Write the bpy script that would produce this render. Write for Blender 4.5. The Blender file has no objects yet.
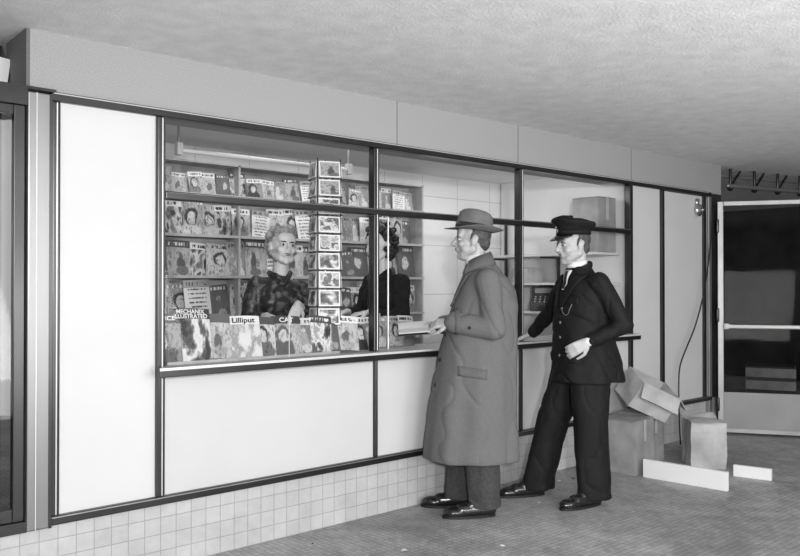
import bpy, math, random, bmesh
from mathutils import Vector, Matrix, noise, Euler
from mathutils.bvhtree import BVHTree
random.seed(11)
COL = bpy.context.scene.collection
pi = math.pi

# ------------------------------------------------------------------ materials
MATS = {}
def new_mat(name):
    m = bpy.data.materials.new(name); m.use_nodes = True
    nt = m.node_tree; b = nt.nodes["Principled BSDF"]
    return m, nt, b
def g(v): return (v, v, v, 1)
def mat(name, v, rough=0.6, metal=0.0, var=0.0, scale=5.0, bump=0.0, bscale=40.0, spec=0.4, coat=0.0, stretch=None):
    if name in MATS: return MATS[name]
    m, nt, b = new_mat(name)
    b.inputs["Roughness"].default_value = rough
    b.inputs["Metallic"].default_value = metal
    b.inputs["Specular IOR Level"].default_value = spec
    b.inputs["Coat Weight"].default_value = coat
    tc = nt.nodes.new("ShaderNodeTexCoord"); src = tc.outputs["Object"]
    if stretch:
        mp = nt.nodes.new("ShaderNodeMapping"); mp.inputs["Scale"].default_value = stretch
        nt.links.new(src, mp.inputs[0]); src = mp.outputs[0]
    n = nt.nodes.new("ShaderNodeTexNoise"); n.inputs["Scale"].default_value = scale; n.inputs["Detail"].default_value = 6
    nt.links.new(src, n.inputs["Vector"])
    r = nt.nodes.new("ShaderNodeValToRGB")
    r.color_ramp.elements[0].position = 0.3; r.color_ramp.elements[1].position = 0.7
    r.color_ramp.elements[0].color = g(max(0, v*(1-var))); r.color_ramp.elements[1].color = g(min(1, v*(1+var)))
    nt.links.new(n.outputs["Fac"], r.inputs["Fac"]); nt.links.new(r.outputs["Color"], b.inputs["Base Color"])
    if bump > 0:
        n2 = nt.nodes.new("ShaderNodeTexNoise"); n2.inputs["Scale"].default_value = bscale; n2.inputs["Detail"].default_value = 4
        nt.links.new(tc.outputs["Object"], n2.inputs["Vector"])
        bp = nt.nodes.new("ShaderNodeBump"); bp.inputs["Strength"].default_value = bump; bp.inputs["Distance"].default_value = 0.01
        nt.links.new(n2.outputs["Fac"], bp.inputs["Height"]); nt.links.new(bp.outputs["Normal"], b.inputs["Normal"])
    MATS[name] = m
    return m

def tile_mat(name, v1, v2, mortar, size, msize, plane, rough=0.5, dirt=0.25, bump=0.3, offset=0.0, dscale=1.6, fine=0.0):
    m, nt, b = new_mat(name)
    tc = nt.nodes.new("ShaderNodeTexCoord")
    sp = nt.nodes.new("ShaderNodeSeparateXYZ"); cb = nt.nodes.new("ShaderNodeCombineXYZ")
    nt.links.new(tc.outputs["Object"], sp.inputs[0])
    a, c = {"xy": ("X", "Y"), "xz": ("X", "Z"), "yz": ("Y", "Z")}[plane]
    nt.links.new(sp.outputs[a], cb.inputs["X"]); nt.links.new(sp.outputs[c], cb.inputs["Y"])
    br = nt.nodes.new("ShaderNodeTexBrick")
    br.offset = offset; br.inputs["Scale"].default_value = 1.0
    br.inputs["Brick Width"].default_value = size; br.inputs["Row Height"].default_value = size
    br.inputs["Mortar Size"].default_value = msize; br.inputs["Mortar Smooth"].default_value = 0.2
    br.inputs["Color1"].default_value = g(v1); br.inputs["Color2"].default_value = g(v2); br.inputs["Mortar"].default_value = g(mortar)
    nt.links.new(cb.outputs[0], br.inputs["Vector"])
    col = br.outputs["Color"]
    for (sc, d_, lo, hi) in ((dscale, dirt, .38, .60), (7.0, fine, .40, .58), (30.0, fine*.6, .40, .58)):
        if d_ <= 0: continue
        n = nt.nodes.new("ShaderNodeTexNoise"); n.inputs["Scale"].default_value = sc; n.inputs["Detail"].default_value = 10; n.inputs["Roughness"].default_value = 0.72
        nt.links.new(tc.outputs["Object"], n.inputs["Vector"])
        r = nt.nodes.new("ShaderNodeValToRGB"); r.color_ramp.elements[0].position = lo; r.color_ramp.elements[1].position = hi
        r.color_ramp.elements[0].color = g(1-d_); r.color_ramp.elements[1].color = g(1.0)
        nt.links.new(n.outputs["Fac"], r.inputs["Fac"])
        mx = nt.nodes.new("ShaderNodeMix"); mx.data_type = 'RGBA'; mx.blend_type = 'MULTIPLY'; mx.inputs["Factor"].default_value = 1
        nt.links.new(col, mx.inputs[6]); nt.links.new(r.outputs["Color"], mx.inputs[7]); col = mx.outputs[2]
    nt.links.new(col, b.inputs["Base Color"])
    b.inputs["Roughness"].default_value = rough
    bp = nt.nodes.new("ShaderNodeBump"); bp.inputs["Strength"].default_value = bump; bp.inputs["Distance"].default_value = 0.003; bp.invert = True
    nt.links.new(br.outputs["Fac"], bp.inputs["Height"]); nt.links.new(bp.outputs["Normal"], b.inputs["Normal"])
    return m

def glass_mat(name, base=0.03, edge=0.5, tint=0.95):
    m = bpy.data.materials.new(name); m.use_nodes = True; nt = m.node_tree
    nt.nodes.clear()
    o = nt.nodes.new("ShaderNodeOutputMaterial"); t = nt.nodes.new("ShaderNodeBsdfTransparent"); t.inputs[0].default_value = g(tint)
    gl = nt.nodes.new("ShaderNodeBsdfGlossy"); gl.inputs["Roughness"].default_value = 0.04
    f = nt.nodes.new("ShaderNodeLayerWeight"); f.inputs["Blend"].default_value = 0.5
    pw = nt.nodes.new("ShaderNodeMath"); pw.operation = 'POWER'; pw.inputs[1].default_value = 5
    mu = nt.nodes.new("ShaderNodeMath"); mu.operation = 'MULTIPLY_ADD'; mu.inputs[1].default_value = edge; mu.inputs[2].default_value = base
    mx = nt.nodes.new("ShaderNodeMixShader")
    nt.links.new(f.outputs["Facing"], pw.inputs[0]); nt.links.new(pw.outputs[0], mu.inputs[0]); nt.links.new(mu.outputs[0], mx.inputs[0])
    nt.links.new(t.outputs[0], mx.inputs[1]); nt.links.new(gl.outputs[0], mx.inputs[2]); nt.links.new(mx.outputs[0], o.inputs[0])
    return m

def cover_mat(i, kind, bg, band, ink, hair, face, body, amt=.35):
    """printed cover drawn in the sheet's own generated coordinates"""
    m, nt, b = new_mat("printed_cover_%d" % i)
    b.inputs["Roughness"].default_value = 0.40
    L = nt.links.new
    tc = nt.nodes.new("ShaderNodeTexCoord"); oi = nt.nodes.new("ShaderNodeObjectInfo")
    sp = nt.nodes.new("ShaderNodeSeparateXYZ"); L(tc.outputs["Generated"], sp.inputs[0])
    def M(op, a, c=None, d=None):
        n_ = nt.nodes.new("ShaderNodeMath"); n_.operation = op
        for k_, v_ in enumerate((a, c, d)):
            if v_ is None: continue
            if isinstance(v_, (int, float)): n_.inputs[k_].default_value = v_
            else: L(v_, n_.inputs[k_])
        return n_.outputs[0]
    U, Vv = sp.outputs["X"], sp.outputs["Z"]
    rnd = oi.outputs["Random"]; cx = M('MULTIPLY_ADD', rnd, .34, .33)
    def mix(f, a, c):
        mx = nt.nodes.new("ShaderNodeMix"); mx.data_type = 'RGBA'
        if isinstance(f, float): mx.inputs["Factor"].default_value = f
        else: L(f, mx.inputs["Factor"])
        for k_, v_ in ((6, a), (7, c)):
            if isinstance(v_, (int, float)): mx.inputs[k_].default_value = g(v_)
            else: L(v_, mx.inputs[k_])
        return mx.outputs[2]
    def nz(scale, off=0, stretch=(1, 1, 1), det=3):
        mp = nt.nodes.new("ShaderNodeMapping"); mp.inputs["Scale"].default_value = stretch; L(tc.outputs["Generated"], mp.inputs[0])
        no = nt.nodes.new("ShaderNodeTexNoise"); no.noise_dimensions = '4D'; no.inputs["Scale"].default_value = scale; no.inputs["Detail"].default_value = det
        L(M('MULTIPLY_ADD', rnd, 50.0, float(off)), no.inputs["W"]); L(mp.outputs[0], no.inputs["Vector"]); return no.outputs["Fac"]
    u = M('ADD', U, M('MULTIPLY_ADD', nz(3.0, 7, (1, 1, 1), 5), .36, -.18)); v = M('ADD', Vv, M('MULTIPLY_ADD', nz(3.0, 13, (1, 1, 1), 5), .36, -.18))
    def ell(x, y, rx, ry):
        a = M('DIVIDE', M('SUBTRACT', u, x), rx); c = M('DIVIDE', M('SUBTRACT', v, y), ry)
        s_ = M('ADD', M('MULTIPLY', a, a), M('MULTIPLY', c, c))
        n_ = nt.nodes.new("ShaderNodeMapRange"); n_.inputs["From Min"].default_value = 1.2; n_.inputs["From Max"].default_value = .78; L(s_, n_.inputs["Value"])
        return n_.outputs[0]
    col = bg
    if kind in ("portrait", "figure"):
        col = mix(nz(2.5, 1, (1, 1, 1), 6), bg*1.15, bg*(1-amt*1.8) if bg > .3 else bg*3)
        if kind == "portrait":
            col = mix(ell(cx, .12, .42, .30), col, body)
            col = mix(ell(cx, .52, .27, .24), col, hair)
            col = mix(ell(M('ADD', cx, .03), .48, .17, .18), col, face)
            col = mix(M('GREATER_THAN', nz(9, 5), .58), col, mix(.6, col, hair))
        else:
            col = mix(ell(cx, .60, .10, .09), col, face)
            col = mix(ell(cx, .36, .17, .20), col, body)
            col = mix(ell(M('ADD', cx, .1), .15, .24, .13), col, face)
            col = mix(M('GREATER_THAN', nz(8, 5), .58), col, mix(.6, col, body))
        fl_ = nt.nodes.new("ShaderNodeMapRange"); fl_.inputs["From Min"].default_value = .3; fl_.inputs["From Max"].default_value = .7; fl_.inputs["To Min"].default_value = .5; L(nz(14, 21, (1, 1, 1), 6), fl_.inputs["Value"])
        mm = nt.nodes.new("ShaderNodeMix"); mm.data_type = 'RGBA'; mm.blend_type = 'MULTIPLY'; mm.inputs["Factor"].default_value = .7
        L(col, mm.inputs[6]); L(fl_.outputs[0], mm.inputs[7]); col = mm.outputs[2]
    elif kind == "scene":
        f = nz(2.6, 0, (1, 1, 1), 9); r = nt.nodes.new("ShaderNodeValToRGB"); e = r.color_ramp.elements
        e[0].position = .36; e[0].color = g(hair); e[1].position = .44; e[1].color = g(body); x = e.new(.51); x.color = g(face); x = e.new(.58); x.color = g(bg)
        L(f, r.inputs["Fac"]); col = r.outputs["Color"]
    elif kind == "text":
        rows_ = M('GREATER_THAN', M('FRACT', M('MULTIPLY', Vv, 9.0)), .62)
        inx = M('MULTIPLY', M('GREATER_THAN', U, .14), M('LESS_THAN', U, .84))
        col = mix(M('MULTIPLY', M('MULTIPLY', rows_, inx), M('GREATER_THAN', nz(9, 2, (3, 1, 1)), .47)), bg, .05)
    if band is not None: col = mix(M('GREATER_THAN', Vv, .80), col, band)
    if ink is not None:
        bandz = M('MULTIPLY', M('GREATER_THAN', Vv, .85), M('LESS_THAN', Vv, .94))
        inx = M('MULTIPLY', M('GREATER_THAN', U, .1), M('LESS_THAN', U, .9))
        col = mix(M('MULTIPLY', M('MULTIPLY', bandz, inx), M('GREATER_THAN', nz(10, 3, (1.6, .1, .3)), .50)), col, ink)
    L(col, b.inputs["Base Color"])
    return m

M_trim = mat("dark_bronze_metal", 0.060, 0.30, 0.85, 0.2, 2, spec=0.9)
M_trim_l = mat("brushed_metal", 0.34, 0.40, 0.8, 0.15, 3)
M_jamb = mat("brushed_steel_jamb", 0.26, 0.38, 0.75, 0.12, 1.5, stretch=(4, 4, .3))
M_trim_v = mat("bright_edge_and_highlight", 0.70, 0.4, 0.4)  # pale metal for real edges and for highlight lines painted on the frames
M_panel = mat("white_laminate_panel", 0.62, 0.55, 0, 0.02, 2, 0.03, 300)
M_lower = mat("grey_white_panel", 0.56, 0.5, 0, 0.03, 2)
M_joint = mat("fascia_joint", 0.20, 0.7)
M_fascia = mat("speckled_fascia_board", 0.33, 0.85, 0, 0.22, 220, 0.08, 300)
M_fascia2 = mat("fascia_end_board", 0.14, 0.8, 0, 0.2, 200, 0.15, 200)
M_ceil = mat("rough_plaster", 0.73, 0.9, 0, 0.08, 9.0, 0.55, 75)
M_inner = mat("inner_wall_paint", 0.70, 0.6, 0, 0.03, 3)
M_wood = mat("shelf_wood", 0.36, 0.5, 0, 0.15, 12)
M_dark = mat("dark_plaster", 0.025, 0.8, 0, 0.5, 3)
M_black = mat("black_rubber", 0.01, 0.5)
M_chrome = mat("chrome", 0.6, 0.2, 1.0)
M_white = mat("white_enamel", 0.72, 0.4)
M_greyw = mat("dusty_white_enamel", 0.52, 0.5)
M_card = mat("cardboard", 0.25, 0.85, 0, 0.25, 6, 0.2, 60)
M_card2 = mat("pale_cardboard", 0.38, 0.85, 0, 0.22, 6, 0.2, 60)
M_paper = mat("paper", 0.70, 0.7, 0, 0.03, 8)
M_skin = mat("skin", 0.40, 0.5, 0, 0.12, 18)
M_skin_f = mat("light_skin", 0.55, 0.5, 0, 0.04, 14)
M_lip = mat("lip_skin", 0.16, 0.5)
M_eye = mat("eye_white", 0.50, 0.3)
M_iris = mat("dark_iris", 0.012, 0.25)
M_hair_d = mat("dark_hair", 0.010, 0.4, 0, 0.6, 60, 0.6, 90)
M_hair_m = mat("fair_hair", 0.26, 0.4, 0, 0.6, 50, 0.8, 110)
M_hair_g = mat("grey_hair", 0.06, 0.6, 0, 0.5, 60, 0.5, 90)
M_coat = mat("grey_tweed", 0.135, 0.95, 0, 0.26, 260, 0.12, 180, spec=0.1)
M_coatd = mat("grey_tweed_collar", 0.12, 0.95, 0, 0.26, 260, 0.12, 180, spec=0.1)
M_trs = mat("dark_grey_flannel", 0.055, 0.9, 0, 0.2, 60, 0.2, 90, spec=0.15)
M_unif = mat("black_wool_serge", 0.007, 0.75, 0, 0.3, 30, 0.15, 90, spec=0.25)
M_unif2 = mat("black_wool_trousers", 0.007, 0.75, 0, 0.3, 30, 0.15, 90, spec=0.25)
M_felt = mat("grey_felt", 0.14, 0.9, 0, 0.12, 25, 0.1, 80, spec=0.1)
M_ribbon = mat("dark_ribbon", 0.025, 0.5)
M_shoe = mat("black_polished_leather", 0.01, 0.22, 0, 0.2, 10, spec=0.6)
M_tile_base = tile_mat("glazed_base_tiles", 0.56, 0.50, 0.35, 0.0785, 0.0024, "xz", 0.35, 0.15, fine=.08)
M_floor = tile_mat("mosaic_floor", 0.52, 0.45, 0.34, 0.034, 0.004, "xy", 0.5, 0.42, 0.1, 0.0, 0.8, fine=.28)
M_innert = tile_mat("inner_panelled_wall", 0.72, 0.70, 0.48, 0.42, 0.004, "xz", 0.5, 0.05, 0.2)
M_glass = glass_mat("window_glass", 0.02, 0.5, 0.98)
M_glassd = glass_mat("door_glass", 0.004, 0.15, 0.70)

COVERS = [cover_mat(*a) for a in [
    (0, "portrait", .62, .70, .04, .04, .60, .20), (1, "figure", .10, .55, .03, .03, .6, .35), (2, "portrait", .75, .04, .7, .10, .65, .05),
    (3, "scene", .05, .65, .03, .02, .55, .20), (4, "portrait", .18, None, .75, .02, .55, .6), (5, "text", .66, .30, .05, 0, 0, 0),
    (6, "figure", .55, .08, .7, .05, .15, .08), (7, "portrait", .66, None, .04, .03, .55, .50), (8, "portrait", .05, None, .7, .12, .55, .1), (9, "figure", .70, .72, .05, .25, .40, .12),
    (10, "scene", .30, .05, .75, .02, .7, .10), (11, "portrait", .40, .72, .04, .02, .62, .02), (12, "figure", .06, None, .7, .3, .35, .14), (13, "figure", .35, None, .04, .05, .65, .6)]]
TONES = ["pale portrait", "dark figure", "light portrait", "black scenic", "grey portrait", "text-covered", "light figure", "near-white portrait", "black portrait", "near-white figure", "grey scenic", "mid-grey portrait", "very dark figure", "grey figure",
         "dark-masthead portrait", "dark scenic masthead", "light pictorial", "pale masthead", "mid-grey pictorial", "dark animal-picture"]
NC = 14
# front-row covers without letter-like strokes, real titles are laid on them
COVERS += [cover_mat(*a) for a in [
    (14, "portrait", .35, .03, None, .03, .55, .12), (15, "scene", .55, .03, None, .03, .65, .12), (16, "figure", .66, .10, None, .04, .35, .12),
    (17, "scene", .60, .66, None, .40, .55, .25), (18, "portrait", .30, .06, None, .03, .55, .15), (19, "portrait", .55, .04, None, .10, .6, .10)]]
def dress_mat():
    m, nt, b = new_mat("dark_print_fabric")
    tc = nt.nodes.new("ShaderNodeTexCoord"); v = nt.nodes.new("ShaderNodeTexNoise"); v.inputs["Scale"].default_value = 24; v.inputs["Detail"].default_value = 4
    nt.links.new(tc.outputs["Object"], v.inputs["Vector"])
    r = nt.nodes.new("ShaderNodeValToRGB"); r.color_ramp.elements[0].position = .52; r.color_ramp.elements[0].color = g(.010)
    r.color_ramp.elements[1].position = .66; r.color_ramp.elements[1].color = g(.10)
    nt.links.new(v.outputs["Fac"], r.inputs["Fac"]); nt.links.new(r.outputs["Color"], b.inputs["Base Color"]); b.inputs["Roughness"].default_value = .5
    return m
M_dress = dress_mat()
M_blackcoat = mat("black_coat_cloth", 0.010, 0.8, 0, 0.4, 20, 0.3, 60, spec=.2)

# ------------------------------------------------------------------ mesh helpers
def link(o): COL.objects.link(o)
def tag(o, label=None, category=None, kind=None, group=None):
    if label: o["label"] = label
    if category: o["category"] = category
    if kind: o["kind"] = kind
    if group: o["group"] = group
def empty(name, loc, label, category, rot=(0, 0, 0), group=None):
    o = bpy.data.objects.new(name, None); o.empty_display_size = 0.1
    o.location = loc; o.rotation_euler = rot; link(o); tag(o, label, category, group=group); return o
def mesh_obj(name, V, F, m, parent=None, smooth=False, bevel=0.0):
    me = bpy.data.meshes.new(name); me.from_pydata([tuple(v) for v in V], [], F); me.update()
    if m: me.materials.append(m)
    if smooth:
        me.polygons.foreach_set("use_smooth", [True]*len(me.polygons))
    o = bpy.data.objects.new(name, me); link(o)
    if parent: o.parent = parent
    if bevel > 0:
        b = o.modifiers.new("bevel", 'BEVEL'); b.width = bevel; b.segments = 2; b.limit_method = 'ANGLE'
    return o
def boxVF(x0, x1, y0, y1, z0, z1):
    V = [(x0, y0, z0), (x1, y0, z0), (x1, y1, z0), (x0, y1, z0), (x0, y0, z1), (x1, y0, z1), (x1, y1, z1), (x0, y1, z1)]
    F = [(0, 3, 2, 1), (4, 5, 6, 7), (0, 1, 5, 4), (1, 2, 6, 5), (2, 3, 7, 6), (3, 0, 4, 7)]
    return V, F
def sheetVF(x0, x1, y, z0, z1): return [(x0, y, z0), (x1, y, z0), (x1, y, z1), (x0, y, z1)], [(0, 1, 2, 3)]
def merge(parts):
    V = []; F = []
    for v, f in parts:
        n = len(V); V += list(v); F += [tuple(i+n for i in q) for q in f]
    return V, F
def box(name, x0, x1, y0, y1, z0, z1, m, parent=None, bevel=0.0):
    V, F = boxVF(x0, x1, y0, y1, z0, z1); return mesh_obj(name, V, F, m, parent, bevel=bevel)
def struct(name, x0, x1, y0, y1, z0, z1, m, label, bevel=0.0):
    o = box(name, x0, x1, y0, y1, z0, z1, m, bevel=bevel); tag(o, label, name.split("_")[0], "structure"); return o
def xf(VF, M): return [M @ Vector(v) for v in VF[0]], VF[1]

def capsuleVF(p0, p1, r0, r1, seg=14, flat=None, k=1.0):
    p0 = Vector(p0); p1 = Vector(p1); d = (p1-p0)
    if d.length < 1e-6: d = Vector((0, 0, 1e-4)); p1 = p0+d
    d.normalize(); a = d.orthogonal().normalized(); b = d.cross(a)
    V = []; F = []; rings = []
    for i in range(1, 5):
        t = -pi/2 + i*pi/8; rings.append((p0 + d*(r0*math.sin(t)), r0*math.cos(t)))
    for i in range(0, 4):
        t = i*pi/8; rings.append((p1 + d*(r1*math.sin(t)), r1*math.cos(t)))
    fl = Vector(flat).normalized() if flat else None
    for c, r in rings:
        for j in range(seg):
            t = 2*pi*j/seg; o = a*(r*math.cos(t)) + b*(r*math.sin(t))
            if fl: o -= fl*(o.dot(fl)*(1-k))
            V.append(c+o)
    n = len(rings)
    V.append(p0-d*r0); V.append(p1+d*r1)
    for i in range(n-1):
        for j in range(seg):
            F.append((i*seg+j, i*seg+(j+1) % seg, (i+1)*seg+(j+1) % seg, (i+1)*seg+j))
    for j in range(seg):
        F.append((n*seg, (j+1) % seg, j)); F.append((n*seg+1, (n-1)*seg+j, (n-1)*seg+(j+1) % seg))
    return V, F
def ellVF(c, r, rot=None, nu=18, nv=12):
    V = []; F = []; c = Vector(c); R = rot if rot else Matrix.Identity(3)
    for i in range(1, nv):
        t = -pi/2+pi*i/nv
        for j in range(nu):
            p = 2*pi*j/nu
            V.append(c + R @ Vector((r[0]*math.cos(t)*math.cos(p), r[1]*math.cos(t)*math.sin(p), r[2]*math.sin(t))))
    V.append(c + R @ Vector((0, 0, -r[2]))); V.append(c + R @ Vector((0, 0, r[2])))
    for i in range(nv-2):
        for j in range(nu):
            F.append((i*nu+j, i*nu+(j+1) % nu, (i+1)*nu+(j+1) % nu, (i+1)*nu+j))
    b = (nv-1)*nu
    for j in range(nu):
        F.append((b, (j+1) % nu, j)); F.append((b+1, (nv-2)*nu+j, (nv-2)*nu+(j+1) % nu))
    return V, F
def loftVF(rings, seg=48, folds=7, ph=0.0, power=2.0):
    """rings: (cx,cy,z,rx,ry,amp)"""
    V = []; F = []
    for (cx, cy, z, rx, ry, amp) in rings:
        for j in range(seg):
            t = 2*pi*j/seg; c = math.cos(t); s = math.sin(t)
            cc = math.copysign(abs(c)**(2/power), c); ss = math.copysign(abs(s)**(2/power), s)
            k = 1+amp*(math.sin(folds*t+ph)+0.5*math.sin((folds*2-3)*t+1.3*ph+1))
            V.append(Vector((cx+rx*cc*k, cy+ry*ss*k, z)))
    n = len(rings)
    for i in range(n-1):
        for j in range(seg):
            F.append((i*seg+j, i*seg+(j+1) % seg, (i+1)*seg+(j+1) % seg, (i+1)*seg+j))
    V.append(Vector((rings[0][0], rings[0][1], rings[0][2]))); V.append(Vector((rings[-1][0], rings[-1][1], rings[-1][2])))
    for j in range(seg):
        F.append((n*seg, (j+1) % seg, j)); F.append((n*seg+1, (n-1)*seg+j, (n-1)*seg+(j+1) % seg))
    return V, F
def blob(name, parts, m, parent, voxel=0.006, smooth=3, namp=0.0, nfreq=6.0, nstretch=1.0, clampz=None, crease=0.0, cfreq=7.0):
    V, F = merge(parts)
    me = bpy.data.meshes.new("tmp"); me.from_pydata([tuple(v) for v in V], [], F); me.update()
    t = bpy.data.objects.new("tmp", me); link(t)
    r = t.modifiers.new("r", 'REMESH'); r.mode = 'VOXEL'; r.voxel_size = voxel
    s = t.modifiers.new("s", 'SMOOTH'); s.factor = 0.5; s.iterations = smooth
    dg = bpy.context.evaluated_depsgraph_get(); dg.update()
    ev = t.evaluated_get(dg)
    nm = bpy.data.meshes.new_from_object(ev)
    bpy.data.objects.remove(t); bpy.data.meshes.remove(me)
    nm.name = name; nm.materials.clear(); nm.materials.append(m)
    if namp > 0:
        nrm = [v.normal.copy() for v in nm.vertices]
        for v, q in zip(nm.vertices, nrm):
            c = v.co
            f = noise.noise(Vector((c.x*nfreq, c.y*nfreq, c.z*nfreq*nstretch))) + 0.5*noise.noise(Vector((c.x*nfreq*2.3+9, c.y*nfreq*2.3, c.z*nfreq*2.3*nstretch)))
            d_ = namp*f
            if crease > 0:   # cloth creases: narrow valleys along slanted lines
                w1 = noise.noise(Vector((c.x*cfreq+3, c.y*cfreq, (c.z+.5*c.y)*cfreq*.9)))
                w2 = noise.noise(Vector((c.x*cfreq*1.3, c.y*cfreq*1.1+5, (c.z-.6*c.x)*cfreq*1.4)))
                d_ += crease*((1-min(1, abs(w1)*3.2))**2*-1.0 + .6*max(0, w2))
            v.co = c + q*d_
    if clampz is not None:
        for v in nm.vertices:
            if v.co.z < clampz: v.co.z = clampz
    nm.polygons.foreach_set("use_smooth", [True]*len(nm.polygons)); nm.update()
    o = bpy.data.objects.new(name, nm); link(o)
    if parent: o.parent = parent
    return o
def tube(name, pts, r, m, parent=None, seg=8):
    pts = [Vector(p) for p in pts]; V = []; F = []; a = None
    for i, p in enumerate(pts):
        d = (pts[min(i+1, len(pts)-1)]-pts[max(i-1, 0)]).normalized()
        if a is None: a = d.orthogonal().normalized()
        a = (a-d*a.dot(d)).normalized(); b = d.cross(a)
        for j in range(seg):
            t = 2*pi*j/seg; V.append(p+a*(r*math.cos(t))+b*(r*math.sin(t)))
    for i in range(len(pts)-1):
        for j in range(seg):
            F.append((i*seg+j, i*seg+(j+1) % seg, (i+1)*seg+(j+1) % seg, (i+1)*seg+j))
    F.append(tuple(range(seg-1, -1, -1))); F.append(tuple(range((len(pts)-1)*seg, len(pts)*seg)))
    return mesh_obj(name, V, F, m, parent, True)
def text_mesh(name, body, size, m, parent, loc, rot=(pi/2, 0, 0), align='CENTER', width=None):
    cu = bpy.data.curves.new("t", 'FONT'); cu.body = body; cu.size = size; cu.align_x = align; cu.extrude = 0.0006; cu.space_line = 0.8; cu.offset = size*0.02
    t = bpy.data.objects.new("t", cu); link(t)
    dg = bpy.context.evaluated_depsgraph_get(); dg.update()
    me = bpy.data.meshes.new_from_object(t.evaluated_get(dg)); bpy.data.objects.remove(t)
    me.materials.clear(); me.materials.append(m); me.name = name
    xs = 1.0
    if width:
        w_ = max(v.co.x for v in me.vertices)-min(v.co.x for v in me.vertices); xs = min(1.2, width/w_)
    for v in me.vertices: v.co.x *= xs
    o = bpy.data.objects.new(name, me); link(o); o.parent = parent; o.location = loc; o.rotation_euler = rot
    return o
def bvh(o): 
    me = o.data
    return BVHTree.FromPolygons([v.co.copy() for v in me.vertices], [tuple(p.vertices) for p in me.polygons])

# ------------------------------------------------------------------ room shell
o = mesh_obj("floor", [(-3, -6, 0), (14, -6, 0), (14, 5, 0), (-3, 5, 0)], [(0, 1, 2, 3)], M_floor)
tag(o, "grey mosaic-tiled corridor floor with dusty patches", "floor", "structure")
o = mesh_obj("ceiling", *boxVF(-3, 14, -6, 5, 2.435, 2.55), M_ceil); tag(o, "rough off-white plaster ceiling", "ceiling", "structure")
struct("wall_front", 1.05, 7.07, 0.0, 0.30, 2.17, 2.435, M_fascia, "grey speckled fascia board running above the kiosk windows")
for i, X in enumerate([3.12, 4.22, 5.6]):
    struct("trim_%d" % (40+i), X-0.003, X+0.003, -0.003, 0.0, 2.17, 2.435, M_joint, "thin joint strip in the fascia board")
struct("wall_end", 1.035, 1.05, 0.0, 0.30, 2.17, 2.435, M_fascia2, "narrow end face of the fascia board")
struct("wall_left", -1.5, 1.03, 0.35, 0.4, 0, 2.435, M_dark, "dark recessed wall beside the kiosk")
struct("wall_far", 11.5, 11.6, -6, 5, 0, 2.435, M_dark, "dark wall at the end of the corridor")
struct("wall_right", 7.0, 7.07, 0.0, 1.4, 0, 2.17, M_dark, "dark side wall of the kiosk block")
struct("wall_back", 1.6, 7.0, 1.40, 1.47, 0, 2.3, M_innert, "pale panelled back wall inside the kiosk")
struct("wall_inner", 5.60, 5.66, 0.06, 1.38, 0, 2.3, M_inner, "pale end wall inside the kiosk")
struct("wall_partition", 1.58, 1.63, 0.06, 1.38, 0, 2.3, M_inner, "pale partition inside the kiosk")
o = box("ceiling_kiosk", 1.6, 5.66, 0.30, 1.45, 2.28, 2.33, M_inner); tag(o, "pale painted ceiling inside the kiosk", "ceiling", "structure")
struct("baseboard_front", -1.5, 7.0, 0.015, 0.08, 0, 0.315, M_tile_base, "pale glazed square tiles along the kiosk base")
struct("wall_panel", 1.15, 1.63, 0.0, 0.05, 0.32, 2.15, M_panel, "white full-height laminate panel")
struct("wall_lower", 1.63, 5.60, 0.0, 0.05, 0.32, 0.925, M_lower, "grey-white lower panels under the kiosk counter")
struct("wall_side", 5.60, 6.03, 0.0, 0.05, 0.32, 2.15, M_lower, "pale full-height panel beside the windows")
n = 0
def trim(x0, x1, z0, z1, y0=-0.025, y1=0.03, m=M_trim, lab="dark polished metal frame strip"):
    global n; n += 1
    return struct("trim_%d" % n, x0, x1, y0, y1, z0, z1, m, lab, bevel=0.006)
trim(1.135, 6.85, 2.135, 2.175)
trim(1.135, 6.85, 0.305, 0.345)
trim(1.135, 1.17, 0.345, 2.135)
for X in (1.632, 5.57): trim(X-0.02, X+0.02, 0.345, 2.135)
for X in (2.945, 4.232):
    trim(X-0.02, X+0.02, 0.955, 2.135); trim(X-0.01, X+0.01, 0.345, 0.925)
trim(1.65, 5.55, 1.745, 1.785, -0.03, 0.02)
for X in (1.652, 2.965, 4.252):
    trim(X-0.001, X+0.005, 0.957, 2.13, -0.012, 0.028, M_trim_v, "bright strip imitating the highlight along a window post")  # bright colour stands in for the glint down each dark post
for X in (1.155, 1.636, 2.948, 4.236):
    trim(X-0.003, X+0.003, 0.96 if X > 2 else 0.35, 2.13, -0.029, -0.024, M_trim_v, "thin pale strip imitating a highlight on a window post")  # highlight lines of the posts, put in as pale strips
trim(1.14, 6.80, 2.165, 2.170, -0.030, -0.024, M_trim_v, "thin pale strip imitating a highlight on the head rail")  # painted highlight along the head rail
trim(1.66, 5.55, 1.776, 1.781, -0.034, -0.028, M_trim_l, "thin pale strip imitating a highlight on the transom rail")  # transom highlight made as a lighter strip
trim(1.14, 6.80, 0.336, 0.341, -0.030, -0.024, M_trim_l, "thin pale strip imitating a highlight on the bottom rail")  # bottom rail highlight made as a lighter strip
trim(6.02, 6.06, 0.345, 2.135); trim(6.80, 6.85, 0.0, 2.135, m=M_trim_l)
for i, (a, b) in enumerate([(1.66, 2.925), (2.975, 4.21), (4.26, 5.55)]):
    o = mesh_obj("window_%d" % (i+1), *merge([sheetVF(a, b, 0.008, 1.785, 2.135), sheetVF(a, b, 0.008, 0.96, 1.745)]), M_glass)
    tag(o, "clear plate-glass kiosk window pane above the counter", "window", "structure")
trim(3.06, 3.070, 0.957, 1.745, 0.012, 0.022, M_trim_v, "bright edge of the sliding service pane")
d = empty("door_2", (6.06, 0, 0), "white panelled kiosk side door in a dark frame", "door"); tag(d, kind="structure")
box("door_panel", 0.0, 0.74, 0.0, 0.04, 0.345, 2.13, M_lower, d)
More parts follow.
